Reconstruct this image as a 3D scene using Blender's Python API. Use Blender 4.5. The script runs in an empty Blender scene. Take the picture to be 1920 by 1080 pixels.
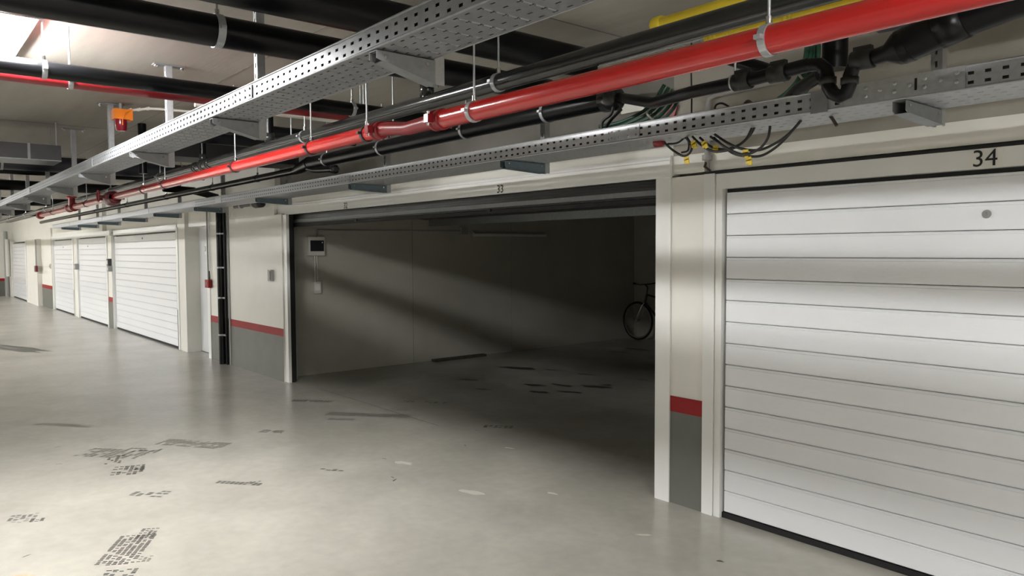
import bpy, math, random
import numpy as np
from mathutils import Vector, Matrix
random.seed(7)
SC = bpy.context.scene
COL = SC.collection

# ------------------------------------------------------------------ camera
EYE = 1.6                                   # eye height; camera stands at x=0, y=0
VP1 = (-211.0, 475.5); VP2 = (2650.0, 462.5)  # vanishing points of the corridor and of its cross direction
FPX = math.sqrt(-((VP1[0]-960)*(VP2[0]-960) + (VP1[1]-540)*(VP2[1]-540)))
def _dir(p):
    v = Vector((p[0]-960, p[1]-540, FPX)); return v.normalized()
_ex = -_dir(VP1); _ey = _dir(VP2); _ez = _ex.cross(_ey)
if _ez.y > 0: _ez = -_ez
ROT = Matrix((_ex, _ey, _ez))               # camera (right, down, forward) -> world
cam_d = bpy.data.cameras.new('camera'); cam = bpy.data.objects.new('camera', cam_d); COL.objects.link(cam)
cam_d.sensor_width = 36; cam_d.lens = FPX/1920*36; cam_d.clip_start = 0.05; cam_d.clip_end = 200
_r = ROT @ Vector((1,0,0)); _u = ROT @ Vector((0,-1,0)); _b = ROT @ Vector((0,0,-1))
cam.matrix_world = Matrix(((_r.x,_u.x,_b.x,0),(_r.y,_u.y,_b.y,0),(_r.z,_u.z,_b.z,EYE),(0,0,0,1)))
SC.camera = cam
def at(u, v, Y):                            # surveyed point: photo pixel on the plane y = Y
    r = ROT @ Vector((u-960, v-540, FPX)); t = Y/r.y
    return Vector((0,0,EYE)) + r*t
def atz(u, v, Z=0.0):
    r = ROT @ Vector((u-960, v-540, FPX)); t = (Z-EYE)/r.z
    return Vector((0,0,EYE)) + r*t

# ------------------------------------------------------------------ world, exposure
w = bpy.data.worlds.new('world'); SC.world = w; w.use_nodes = True
w.node_tree.nodes['Background'].inputs[0].default_value = (0.02,0.02,0.02,1)
w.node_tree.nodes['Background'].inputs[1].default_value = 0.3
SC.view_settings.view_transform = 'Standard'; SC.view_settings.look = 'None'
SC.view_settings.gamma = 1; SC.view_settings.use_curve_mapping = False
SC.view_settings.exposure = 2.25
LAMP_STRENGTH = 70.0
LAMPS = ((-4.62,0.495),(1.3,0.495),(6.4,0.495)) + tuple((-12.3-3.0*i,-1.9) for i in range(7))  # first lamp in view; others unseen, more added to brighten the doors

# ------------------------------------------------------------------ materials
MATS = {}
def mat(name, col, rough=0.5, metal=0.0, var=0.0, scale=6.0, bump=0.0, bscale=60.0, rvar=0.0, stretch=(1,1,1), col2=None, spec=0.5, coat=0.0, detail=6):
    m = bpy.data.materials.new(name); m.use_nodes = True; nt = m.node_tree; N = nt.nodes; L = nt.links
    b = N['Principled BSDF']
    b.inputs['Base Color'].default_value = (*col, 1); b.inputs['Roughness'].default_value = rough
    b.inputs['Metallic'].default_value = metal; b.inputs['Specular IOR Level'].default_value = spec
    if coat: b.inputs['Coat Weight'].default_value = coat; b.inputs['Coat Roughness'].default_value = 0.08
    if var or bump or rvar or col2:
        tc = N.new('ShaderNodeTexCoord'); mp = N.new('ShaderNodeMapping'); L.new(tc.outputs['Object'], mp.inputs['Vector'])
        mp.inputs['Scale'].default_value = stretch
    if var or col2 or rvar:
        n = N.new('ShaderNodeTexNoise'); n.inputs['Scale'].default_value = scale; n.inputs['Detail'].default_value = detail; n.inputs['Roughness'].default_value = 0.62
        L.new(mp.outputs[0], n.inputs['Vector'])
        r = N.new('ShaderNodeValToRGB'); L.new(n.outputs['Fac'], r.inputs[0])
        r.color_ramp.elements[0].position = 0.25; r.color_ramp.elements[1].position = 0.75
        c2 = col2 if col2 else tuple(min(1, c*(1+var)) for c in col); c1 = col if col2 else tuple(c*(1-var) for c in col)
        r.color_ramp.elements[0].color = (*c1, 1); r.color_ramp.elements[1].color = (*c2, 1)
        L.new(r.outputs[0], b.inputs['Base Color'])
        if rvar:
            mr = N.new('ShaderNodeMapRange'); L.new(n.outputs['Fac'], mr.inputs[0]); mr.inputs[1].default_value = 0.2; mr.inputs[2].default_value = 0.8
            mr.inputs[3].default_value = rough-rvar; mr.inputs[4].default_value = rough+rvar; L.new(mr.outputs[0], b.inputs['Roughness'])
    if bump:
        n2 = N.new('ShaderNodeTexNoise'); n2.inputs['Scale'].default_value = bscale; n2.inputs['Detail'].default_value = 4
        L.new(mp.outputs[0], n2.inputs['Vector']); bp = N.new('ShaderNodeBump'); bp.inputs['Strength'].default_value = bump; bp.inputs['Distance'].default_value = 0.004
        L.new(n2.outputs['Fac'], bp.inputs['Height']); L.new(bp.outputs[0], b.inputs['Normal'])
    MATS[name] = m; return m
def emat(name, col, strength):
    m = bpy.data.materials.new(name); m.use_nodes = True; nt = m.node_tree
    b = nt.nodes['Principled BSDF']; b.inputs['Base Color'].default_value = (0.9,0.9,0.9,1)
    b.inputs['Emission Color'].default_value = (*col,1); b.inputs['Emission Strength'].default_value = strength
    MATS[name] = m; return m
def floor_mat():
    m=mat('floor', (0.375,0.358,0.315), 0.25, col2=(0.475,0.452,0.402), scale=0.9, rvar=0.03, bump=0.03, bscale=30, detail=4)
    nt=m.node_tree; N=nt.nodes; L=nt.links; b=N['Principled BSDF']; src=b.inputs['Base Color'].links[0].from_socket
    tc=N.new('ShaderNodeTexCoord'); prev=src
    for sc,lo,hi,p0,p1,dist in ((2.2,0.86,1.08,0.15,0.85,0.2),(0.4,0.80,1.12,0.2,0.8,0.2),(14,0.93,1.05,0.2,0.8,0)):
        n=N.new('ShaderNodeTexNoise'); n.inputs['Scale'].default_value=sc; n.inputs['Detail'].default_value=4; n.inputs['Distortion'].default_value=dist; L.new(tc.outputs['Object'],n.inputs['Vector'])
        mr=N.new('ShaderNodeMapRange'); mr.inputs[1].default_value=p0; mr.inputs[2].default_value=p1; mr.inputs[3].default_value=lo; mr.inputs[4].default_value=hi; L.new(n.outputs['Fac'],mr.inputs[0])
        mx=N.new('ShaderNodeVectorMath'); mx.operation='MULTIPLY'; L.new(prev,mx.inputs[0]); L.new(mr.outputs[0],mx.inputs[1]); prev=mx.outputs[0]
    L.new(prev,b.inputs['Base Color'])
floor_mat()
mat('ceiling', (0.30,0.282,0.245), 0.85, col2=(0.42,0.40,0.355), scale=1.6, stretch=(0.35,2.2,1), bump=0.2, bscale=18)
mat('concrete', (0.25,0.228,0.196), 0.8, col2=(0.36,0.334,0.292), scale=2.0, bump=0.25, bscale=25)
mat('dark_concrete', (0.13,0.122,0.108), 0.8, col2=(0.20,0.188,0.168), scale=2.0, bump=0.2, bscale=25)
mat('garage_concrete', (0.38,0.362,0.31), 0.8, col2=(0.46,0.44,0.38), scale=1.3, bump=0.15, bscale=25)
mat('white_plaster', (0.76,0.745,0.69), 0.5, var=0.035, scale=2.5, bump=0.06, bscale=70)
mat('white_metal', (0.80,0.80,0.78), 0.34, var=0.015, scale=3)
mat('door_white', (0.825,0.84,0.865), 0.26, var=0.01, scale=4, bump=0.32, bscale=45, stretch=(0.55,1,1))
mat('dado_grey', (0.15,0.152,0.134), 0.45, spec=0.3, var=0.10, scale=4)
mat('red_paint', (0.30,0.014,0.015), 0.55, spec=0.25, var=0.08, scale=5)
mat('galvanised', (0.40,0.413,0.428), 0.36, 0.4, var=0.14, scale=45, rvar=0.10)
mat('galvanised_dull', (0.27,0.28,0.292), 0.42, 0.5, var=0.16, scale=45, rvar=0.08)
mat('bracket_steel', (0.25,0.262,0.272), 0.46, 0.45, var=0.12, scale=30)
mat('blue_steel', (0.12,0.16,0.19), 0.45, 0.3, var=0.12, scale=25)
mat('dark_steel', (0.035,0.036,0.038), 0.42, 0.3, var=0.2, scale=10)
mat('aluminium', (0.62,0.63,0.64), 0.28, 0.95)
mat('black_pipe', (0.0035,0.0038,0.0046), 0.30, var=0.2, scale=9, spec=0.22)
mat('black_matt', (0.006,0.006,0.0065), 0.5)
mat('grey_pipe', (0.020,0.0215,0.021), 0.20, var=0.12, scale=7)
mat('red_pipe', (0.44,0.012,0.011), 0.22, var=0.06, scale=5, coat=0.35)
mat('dark_red', (0.23,0.008,0.012), 0.3, var=0.1, scale=9)
mat('maroon', (0.12,0.006,0.014), 0.35)
mat('yellow_pipe', (0.66,0.50,0.03), 0.32, var=0.08, scale=9)
mat('yellow_tag', (0.72,0.52,0.03), 0.5)
mat('orange', (0.88,0.24,0.015), 0.4)
mat('red_lens', (0.22,0.006,0.02), 0.15, coat=0.5)
mat('green_conduit', (0.03,0.10,0.06), 0.45, var=0.2, scale=20)
mat('navy', (0.018,0.021,0.032), 0.4, var=0.2, scale=5)
mat('duct_dark', (0.055,0.055,0.062), 0.5, var=0.15, scale=3)
mat('cable_black', (0.010,0.009,0.009), 0.45)
mat('cable_brown', (0.05,0.03,0.02), 0.5)
mat('pale_plastic', (0.62,0.60,0.55), 0.4)
mat('grey_plastic', (0.30,0.30,0.29), 0.45)
mat('smoke_plastic', (0.02,0.02,0.022), 0.15)
mat('number_black', (0.008,0.008,0.008), 0.5)
mat('number_plate', (0.80,0.79,0.74), 0.5)
mat('rubber', (0.008,0.008,0.009), 0.7)
mat('tyre_mark', (0.048,0.046,0.042), 0.55)
mat('tyre_mark_faint', (0.115,0.11,0.097), 0.5)
mat('oil', (0.05,0.05,0.046), 0.5)
mat('pale_stain', (0.47,0.45,0.40), 0.5)
mat('rust_stain', (0.50,0.30,0.21), 0.5, var=0.25, scale=30)
mat('wood_dark', (0.06,0.05,0.035), 0.7, var=0.3, scale=12)
mat('bike_frame', (0.03,0.032,0.036), 0.3, coat=0.4)
mat('chrome', (0.7,0.7,0.7), 0.15, 1.0)
emat('tube_glow', (0.99,0.99,0.975), LAMP_STRENGTH)

# ------------------------------------------------------------------ mesh helpers
def origin(o):
    v = Vector((0,0,0))
    while o is not None: v += o.location; o = o.parent
    return v
class MB:
    def __init__(s): s.v=[]; s.f=[]; s.sm=[]
    def add(s, vs, fs, smooth=False):
        k=len(s.v); s.v += [tuple(p) for p in vs]
        for f in fs: s.f.append(tuple(i+k for i in f)); s.sm.append(smooth)
        return s
    def box(s, x0,y0,z0,x1,y1,z1):
        if x0>x1: x0,x1=x1,x0
        if y0>y1: y0,y1=y1,y0
        if z0>z1: z0,z1=z1,z0
        return s.add([(x0,y0,z0),(x1,y0,z0),(x1,y1,z0),(x0,y1,z0),(x0,y0,z1),(x1,y0,z1),(x1,y1,z1),(x0,y1,z1)],
            [(0,3,2,1),(4,5,6,7),(0,1,5,4),(1,2,6,5),(2,3,7,6),(3,0,4,7)])
    def bbox(s, x0,y0,z0,x1,y1,z1, c=0.004):     # box with chamfered vertical edges
        if x0>x1: x0,x1=x1,x0
        if y0>y1: y0,y1=y1,y0
        poly=[(x0+c,y0),(x1-c,y0),(x1,y0+c),(x1,y1-c),(x1-c,y1),(x0+c,y1),(x0,y1-c),(x0,y0+c)]
        return s.prism(poly,'z',z0,z1)
    def prism(s, poly, ax, a, b):                # poly in the two other axes (x,y)/(y,z)/(x,z)
        n=len(poly)
        def P(p,t):
            return (t,p[0],p[1]) if ax=='x' else ((p[0],t,p[1]) if ax=='y' else (p[0],p[1],t))
        vs=[P(p,a) for p in poly]+[P(p,b) for p in poly]
        fs=[tuple(range(n))[::-1], tuple(range(n,2*n))]+[(i,(i+1)%n,n+(i+1)%n,n+i) for i in range(n)]
        return s.add(vs,fs)
    def tube(s, pts, r, n=14, caps=True):
        pts=[Vector(p) for p in pts]; m=len(pts); rs=r if isinstance(r,(list,tuple)) else [r]*m
        t0=(pts[1]-pts[0]).normalized(); up=Vector((0,0,1)) if abs(t0.z)<0.9 else Vector((1,0,0))
        a=(up-t0*up.dot(t0)).normalized(); vs=[]; 
        for i in range(m):
            if i==0: t=t0
            elif i==m-1: t=(pts[-1]-pts[-2]).normalized()
            else: t=((pts[i+1]-pts[i]).normalized()+(pts[i]-pts[i-1]).normalized()); t=t.normalized() if t.length>1e-6 else t0
            a=(a-t*a.dot(t)); a=a.normalized(); b=t.cross(a)
            for k in range(n):
                q=2*math.pi*k/n; vs.append(pts[i]+(a*math.cos(q)+b*math.sin(q))*rs[i])
        fs=[(i*n+k,i*n+(k+1)%n,(i+1)*n+(k+1)%n,(i+1)*n+k) for i in range(m-1) for k in range(n)]
        s.add(vs,fs,True)
        if caps:
            k0=len(s.v); s.add(vs[:n],[tuple(range(n))[::-1]]); s.add(vs[-n:],[tuple(range(n))])
        return s
    def lathe(s, c, ax, prof, n=20):             # prof: list of (offset along axis, radius)
        c=Vector(c); A={'x':Vector((1,0,0)),'y':Vector((0,1,0)),'z':Vector((0,0,1))}[ax] if isinstance(ax,str) else Vector(ax).normalized()
        up=Vector((0,0,1)) if abs(A.z)<0.9 else Vector((1,0,0)); a=(up-A*up.dot(A)).normalized(); b=A.cross(a)
        vs=[c+A*o+(a*math.cos(2*math.pi*k/n)+b*math.sin(2*math.pi*k/n))*r for o,r in prof for k in range(n)]
        m=len(prof); s.add(vs,[(i*n+k,i*n+(k+1)%n,(i+1)*n+(k+1)%n,(i+1)*n+k) for i in range(m-1) for k in range(n)],True)
        s.add(vs[:n],[tuple(range(n))[::-1]]); s.add(vs[-n:],[tuple(range(n))]); return s
    def ring(s, c, ax, ri, ro, w, n=24):
        c=Vector(c); A=Vector({'x':(1,0,0),'y':(0,1,0),'z':(0,0,1)}[ax]) if isinstance(ax,str) else Vector(ax).normalized()
        up=Vector((0,0,1)) if abs(A.z)<0.9 else Vector((1,0,0)); a=(up-A*up.dot(A)).normalized(); b=A.cross(a); h=w/2
        prof=[(-h,ri),(-h,ro),(h,ro),(h,ri)]
        vs=[c+A*o+(a*math.cos(2*math.pi*k/n)+b*math.sin(2*math.pi*k/n))*r for o,r in prof for k in range(n)]
        return s.add(vs,[(i*n+k,((i+1)%4)*n+k,((i+1)%4)*n+(k+1)%n,i*n+(k+1)%n) for i in range(4) for k in range(n)])
    def mesh(s, name, off=Vector((0,0,0))):
        me=bpy.data.meshes.new(name); me.from_pydata([(p[0]-off.x,p[1]-off.y,p[2]-off.z) for p in s.v],[],s.f)
        me.polygons.foreach_set('use_smooth', s.sm); me.update(); return me
    def build(s, name, m, parent=None, loc=None):
        if loc is None: loc=Vector((0,0,0)); off=origin(parent) if parent else Vector((0,0,0))
        else: loc=Vector(loc); off=(origin(parent) if parent else Vector((0,0,0)))+loc
        me=s.mesh(name,off); me.materials.append(MATS[m]); o=bpy.data.objects.new(name,me); COL.objects.link(o); o.location=loc; o.parent=parent
        return o
def tag(o, label=None, cat=None, group=None, kind=None):
    if label: o['label']=label
    if cat: o['category']=cat
    if group: o['group']=group
    if kind: o['kind']=kind
    return o
def thing(name, label, cat, loc=(0,0,0), group=None, kind=None):
    o=bpy.data.objects.new(name,None); COL.objects.link(o); o.location=Vector(loc); o.empty_display_size=0.1
    return tag(o,label,cat,group,kind)
def piece(name, me, parent, loc):               # an object on shared mesh data, loc in world
    o=bpy.data.objects.new(name,me); COL.objects.link(o); o.parent=parent; o.location=Vector(loc)-origin(parent); return o
def box(name,m,parent,*c): return MB().box(*c).build(name,m,parent)
def tbox(name,m,label,cat,*c,kind=None,group=None):
    b=MB().box(*c); o=b.build(name,m,None,((c[0]+c[3])/2,(c[1]+c[4])/2,min(c[2],c[5]))); return tag(o,label,cat,group,kind)
def solidify(o,t):
    md=o.modifiers.new('thickness','SOLIDIFY'); md.thickness=t; md.offset=0; return o
def text_mesh(body, size, depth=0.0012):
    c=bpy.data.curves.new('digits','FONT'); c.body=body; c.size=size; c.extrude=depth/2; c.align_x='CENTER'; c.align_y='CENTER'; c.resolution_u=4
    o=bpy.data.objects.new('digits_tmp',c); COL.objects.link(o); bpy.context.view_layer.update()
    me=bpy.data.meshes.new_from_object(o.evaluated_get(bpy.context.evaluated_depsgraph_get())); bpy.data.objects.remove(o); me.name='digits'; return me
def digits(body,size,parent,loc,m='number_black'):
    me=text_mesh(body,size); me.materials.clear(); me.materials.append(MATS[m]); o=piece('digits',me,parent,loc); o.rotation_euler=(math.pi/2,0,0); return o

# ------------------------------------------------------------------ the shell of the corridor
W=3.77; CEIL=2.74; X0=-33.6; X1=7.0; YN=-5.0
floor=tbox('floor','floor','smooth worn grey concrete floor of the parking corridor','floor',X0,YN,-0.15,X1,10.6,0,kind='structure')
ceiling=tbox('ceiling','ceiling','bare concrete ceiling slab above the pipes and trays','ceiling',X0,YN,CEIL,X1,W+0.25,CEIL+0.2,kind='structure')
tbox('wall_left','white_plaster','plain white wall along the other side of the corridor','wall',X0,YN-0.2,0,X1,YN,CEIL,kind='structure')
tbox('wall_near','white_plaster','plain white wall closing the corridor behind the viewer','wall',X1,YN,0,X1+0.2,W+0.25,CEIL,kind='structure')
wf=tag(MB().box(X0-0.2,YN,0,X0,W+0.25,CEIL).build('wall_far','white_plaster',None,(X0-0.1,0,0)),'pale wall with grey dado closing the far end of corridor','wall',kind='structure')
box('dado','dado_grey',wf,X0,YN,0,X0+0.004,3.45,0.56); box('red_stripe','red_paint',wf,X0,YN,0.56,X0+0.005,3.45,0.66)

# segments of the garage front: measured set-backs of the wall line
Y_B, Y_C, Y_D, Y_E = 3.70, 3.66, 3.58, 3.54
wall=thing('wall_right','white painted garage front with red stripe and grey dado','wall',(-11,W,0),kind='structure')
mw=MB()
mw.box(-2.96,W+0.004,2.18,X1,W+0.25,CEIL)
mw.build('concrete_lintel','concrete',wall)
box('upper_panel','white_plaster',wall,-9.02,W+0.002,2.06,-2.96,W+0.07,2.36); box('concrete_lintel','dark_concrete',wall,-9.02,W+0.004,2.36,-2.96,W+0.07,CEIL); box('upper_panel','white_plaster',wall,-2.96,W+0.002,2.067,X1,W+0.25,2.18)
box('upper_panel','white_plaster',wall,-18.2,Y_C+0.02,2.0,-12.95,W+0.25,CEIL); box('upper_panel','white_plaster',wall,-12.95,Y_B+0.005,2.35,-9.02,W+0.25,CEIL)
box('upper_panel','white_plaster',wall,X0,Y_D+0.02,1.99,-18.2,W+0.25,CEIL)
def pier(x0,x1,y,zt=2.05,dado=True,name='pier',zs=(0.585,0.683)):
    p=box(name,'white_plaster',wall,x0,y,0,x1,W+0.25,zt)
    if dado:
        box('dado','dado_grey',p,x0+0.001,y-0.0025,0,x1-0.001,y,zs[0]); box('red_stripe','red_paint',p,x0+0.001,y-0.003,zs[0],x1-0.001,y,zs[1])
    return p
pier(-2.97,-2.72,W)                                              # pillar between garages 33 and 34
pier(-11.50,-9.13,Y_B,2.35,zs=(0.56,0.655)); e_=box('pier_edge','white_plaster',wall,-9.13,Y_B,0,-8.83,Y_B+0.04,2.06); box('dado','dado_grey',e_,-9.131,Y_B-0.0025,0,-8.831,Y_B,0.56); box('red_stripe','red_paint',e_,-9.131,Y_B-0.003,0.56,-8.831,Y_B,0.655); box('pier_head','white_plaster',wall,-9.13,Y_B,2.06,-9.05,W+0.07,2.35)                      # pier with the black downpipe
pier(-17.78,-17.42,Y_D+0.02,2.02,zs=(0.56,0.66))                 # narrow pillar between the far doors
pier(-21.55,-21.05,Y_D+0.02,2.02,dado=False)
pier(-26.44,-24.65,Y_D-0.02,2.3,zs=(0.56,0.66))
pier(-28.6,-26.45,Y_E-0.1,2.02,dado=False)
pier(X0,-32.6,Y_E-0.1,2.02,dado=False)
pier(-12.95,-12.50,Y_C-0.02,2.35,dado=False)                       # white column beside the large far door
box('backing','white_plaster',wall,0.6,W,0,X1,W+0.25,2.06)

# trims: fascias and door frames
t1=tag(MB().prism([(W-0.028,2.05),(W+0.0,2.05),(W+0.0,2.185),(W-0.016,2.185),(W-0.022,2.172),(W-0.022,2.160),(W-0.028,2.154)],'x',-9.05,-2.965).build('trim_1','white_metal',None,(-6,W,2.05)),'long off-white steel fascia above the open garage','trim',kind='structure')
t2=tag(MB().box(-3.085,W-0.012,0,-2.9705,W+0.12,2.05).build('trim_2','white_metal',None,(-3.03,W,0)),'white steel jamb on the right of the open garage','trim',kind='structure')
t3=tag(MB().box(-8.832,W-0.055,0,-8.725,W-0.02,2.05).build('trim_3','white_metal',None,(-8.98,W,0)),'white steel jamb on the left of the open garage','trim',kind='structure')
t4=thing('trim_4','white steel frame and fascia around door 34','trim',(-1.0,W,0),kind='structure')
MB().box(-2.722,W-0.012,0,-2.645,W+0.08,2.05).build('jamb',"white_metal",t4)
MB().box(-2.642,W-0.004,0,-2.598,W+0.08,1.985).build('jamb_return',"white_metal",t4)
MB().box(-2.64,W-0.006,1.957,0.7,W+0.06,2.045).build('fascia',"white_metal",t4)
MB().box(-2.7,W+0.02,2.04,0.7,W+0.24,2.066).build('seal',"black_matt",t4)
box('edge_lip','black_matt',t4,-2.715,W-0.010,2.046,0.7,W+0.02,2.060)

# ------------------------------------------------------------------ garage doors with separate panels
def panel_mesh(width,h=0.1264):
    g=0.0016; b=0.005
    prof=[(0.035,g),(b,g),(0.0,g+0.004),(0.0,h-0.017),(0.0035,h-0.015),(0.0035,h-0.012),(0.0,h-0.010),(0.0,h-g-0.004),(b,h-g),(0.035,h-g)]
    me=MB().prism(prof,'x',0,width).mesh('door_panel'); me.materials.append(MATS['door_white']); return me
def garage_door(n,label,x0,x1,y,z0=0.039,panels=15,lock=None,frame=0.05,gapw=0.022):
    d=thing('door_%d'%n,label,'garage door',((x0+x1)/2,y,0),kind='structure')
    me=panel_mesh(x1-x0-2*gapw)
    for i in range(panels): piece('panel',me,d,(x0+gapw,y,z0+i*0.1264))
    zt=z0+panels*0.1264
    box('backing','black_matt',d,x0,y+0.036,0.0,x1,y+0.06,zt+0.03)
    MB().box(x0+0.004,y+0.004,0.001,x1-0.004,y+0.03,z0-0.006).build('bottom_seal','rubber',d)
    if lock:
        lk=MB(); lk.lathe((lock[0],y-0.003,lock[1]),'y',[(-0.004,0.019),(-0.007,0.016),(0.006,0.016)][::-1],18); k=lk.build('lock','grey_plastic',d)
        MB().box(lock[0]-0.002,y-0.0105,lock[1]-0.008,lock[0]+0.002,y-0.008,lock[1]+0.008).build('keyhole','chrome',k)
    return d
garage_door(1,'wide closed white sectional garage door numbered 34 nearest the viewer',-2.598,0.6,W+0.012,lock=(-1.223,1.754))
garage_door(2,'closed white sectional garage door beside the white column with red call point',-17.42,-12.95,Y_C,0.035,lock=(at(267,447,Y_C).x,at(267,447,Y_C).z))
garage_door(3,'white sectional garage door between two pillars, left of the red striped narrow pillar',-21.05,-17.80,Y_D+0.04,0.035,lock=(-19.9,1.75))
garage_door(4,'bluish white sectional garage door right of the far grey dado pier',-24.6,-21.58,Y_D+0.04,0.035,lock=(-23.1,1.75))
garage_door(5,'most distant white sectional garage door at the corridor end',-32.6,-28.6,Y_E-0.05,0.035)
# frames of the far doors
for i,(xa,xb,y,z,lab) in enumerate(((-12.96,-12.86,Y_C-0.03,2.0,'white jamb right of the large far door'),(-17.50,-17.40,Y_C-0.05,2.0,'white jamb left of the large far door'),
      (-17.84,-17.76,Y_D,2.0,'white jamb right of the door left of the red striped pillar'),(-21.12,-21.02,Y_D,2.0,'white jamb left of the door beside the striped pillar'),
      (-21.64,-21.54,Y_D,2.0,'white jamb right of the bluish far door'),(-24.68,-24.58,Y_D,2.0,'white jamb left of the bluish far door'),(-28.7,-28.55,Y_E-0.12,2.0,'white jamb of the most distant door'))):
    tag(MB().box(xa,y,0,xb,y+0.12,z).build('trim_%d'%(5+i),'white_metal',None,((xa+xb)/2,y,0)),lab,'trim',kind='structure')
tbox('trim_12','white_metal','white lintel strip over the far garage doors','trim',-28.5,Y_D-0.01,1.955,-17.42,Y_D+0.12,2.06,kind='structure')
tbox('trim_13','white_metal','white lintel strip over the large far garage door','trim',-17.42,Y_C-0.02,1.955,-12.9,Y_C+0.12,2.06,kind='structure')
box('corner_guard','dado_grey',bpy.data.objects['trim_5'],-12.955,Y_C-0.034,0.0,-12.935,Y_C-0.03,0.66)
box('corner_guard','dado_grey',bpy.data.objects['trim_9'],-21.60,Y_D-0.004,0.0,-21.57,Y_D,0.66)
# narrow side door
sd=thing('door_6','narrow plain white side door beside the red call point','door',(-12.0,3.8,0),kind='structure')
box('leaf','door_white',sd,-12.95,3.86,0.01,-11.50,3.90,2.06); box('frame','white_metal',sd,-12.55,3.70,2.0,-11.5,3.86,2.06); box('frame','white_metal',sd,-11.62,3.69,0,-11.50,3.86,2.3)
box('header','white_plaster',sd,-12.50,3.70,2.06,-11.5,3.86,2.35)
np_=at(386,467,3.68); q=at(386,467,3.855); pl=box('number_plate','number_plate',sd,q.x-0.06,3.856,q.z-0.09,q.x+0.06,3.86,q.z+0.09); digits('31',0.11,pl,(q.x,3.854,q.z))

# ------------------------------------------------------------------ the open double garage
GX=-9.12; GY=10.5
gl=thing('wall_garage','precast grey concrete side wall inside the open garage','wall',(GX,7,0),kind='structure')
for a,b in ((W+0.02,5.745),(5.752,7.575),(7.582,GY)): box('concrete_panel','garage_concrete',gl,GX-0.12,a,0,GX,b,2.6)
box('joint','black_matt',gl,GX-0.12,W,0,GX-0.008,GY,2.6)
tbox('wall_back','garage_concrete','dark back wall inside the open garage','wall',GX-0.12,GY,0,-2.9,GY+0.15,2.6,kind='structure')
tbox('wall_partition','garage_concrete','side wall between the open garage and door 34','wall',-2.97,W+0.26,0,-2.85,GY,2.6,kind='structure')
tbox('ceiling_garage','garage_concrete','dark concrete ceiling inside the open garage','ceiling',GX-0.12,W+0.08,2.6,-2.85,GY+0.15,2.75,kind='structure')
box('return','black_matt',t3,-8.832,W-0.02,0,-8.72,W+0.03,2.05); box('reveal','black_matt',t3,-9.12,W+0.03,0,-8.80,W+0.075,2.05)
box('return','dark_steel',t2,-3.085,W+0.12,0,-2.90,W+0.14,2.05)
# raised sectional door
rd=thing('raised_garage_door','dark sectional door rolled up under the fascia of the open garage','garage door',(-6,4.2,1.9))
path=[(3.86,1.935),(3.868,2.055),(3.93,2.15),(4.05,2.20)]+[(4.05+0.125*i,2.20-0.012*i) for i in range(1,15)]
for i in range(len(path)-1):
    (ya,za),(yb,zb)=path[i],path[i+1]; d=Vector((0,yb-ya,zb-za)); nrm=Vector((0,-d.z,d.y)).normalized()*0.02
    p=[(ya+d.y*0.02,za+d.z*0.02),(yb-d.y*0.02,zb-d.z*0.02),(yb-d.y*0.02+nrm.y,zb-d.z*0.02+nrm.z),(ya+d.y*0.02+nrm.y,za+d.z*0.02+nrm.z)]
    MB().prism(p,'x',-8.86,-3.11).build('panel','dark_steel',rd)
MB().prism([(3.835,1.955),(3.862,1.955),(3.862,1.992),(3.850,1.996),(3.838,1.988)],'x',-8.86,-3.10).build('edge_bar','bracket_steel',rd)
MB().box(-8.86,3.84,1.905,-3.10,3.875,1.935).build('bottom_seal','rubber',rd)
for z in (2.0,2.022,2.04): box('slat_lip','dark_steel',rd,-8.86,3.842,z,-3.10,3.86,z+0.006)
for k,x in enumerate((-7.2,-4.9)): MB().box(x-0.02,3.83,1.92,x+0.02,3.85,1.945).build('catch','black_matt',rd)
for x,s,lab,mm in ((-8.915,1,'shiny vertical door track at the left edge of the open garage','aluminium'),(-3.02,-1,'vertical door track behind the right jamb of the open garage','dark_steel')):
    tr=tag(MB().prism([(x-0.025,3.855),(x+0.02,3.855),(x+0.02,3.90),(x+0.012,3.90),(x+0.012,3.863),(x-0.025,3.863)],'z',0,1.9).build('door_track',mm,None,(x,3.87,0)),lab,'door track')
    MB().tube([(x,3.875,1.9),(x,3.9,1.97),(x,3.96,2.03)],0.014,8).build('curved_end',mm,tr)
MB().lathe((-8.84,3.83,1.975),'y',[(0,0.012),(0.02,0.012)],12).build('hinge_roller','chrome',rd)
gb=tag(MB().prism([(5.95,1.955),(6.05,1.955),(6.05,1.965),(6.01,1.965),(6.01,2.045),(6.05,2.045),(6.05,2.055),(5.95,2.055)],'x',-9.0,-3.0).build('door_rail','bracket_steel',None,(-6,6,1.955)),'grey steel cross rail hung inside the open garage behind raised door','rail')
for x in (-8.4,-5.6,-3.6): box('hanger','bracket_steel',gb,x-0.015,5.98,2.05,x+0.015,6.02,2.6)
# electrics on the garage wall
cb=thing('consumer_unit','white electrical box with dark window on the garage wall','electrical box',(GX,4.2,1.5))
yb0=at(573,443,4.1); 
MB().box(GX,4.15,1.55,GX+0.06,4.375,1.79).build('case','pale_plastic',cb)
MB().box(GX+0.06,4.175,1.605,GX+0.067,4.36,1.745).build('window','smoke_plastic',cb); MB().box(GX+0.06,4.155,1.553,GX+0.065,4.37,1.60).build('cover','pale_plastic',cb)
MB().box(GX+0.067,4.33,1.71,GX+0.071,4.345,1.725).build('catch','pale_plastic',cb)
MB().tube([(GX+0.02,4.29,1.79),(GX+0.02,4.29,1.88)],0.012).build('cable_gland','grey_plastic',cb)
cd=thing('light_switch','pale double switch box below the electrical box on garage wall','switch',(GX,4.29,1.05))
MB().box(GX,4.22,1.06,GX+0.05,4.32,1.21).build('case','pale_plastic',cd); MB().box(GX+0.05,4.235,1.10,GX+0.056,4.305,1.185).build('rocker','number_plate',cd)
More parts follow.
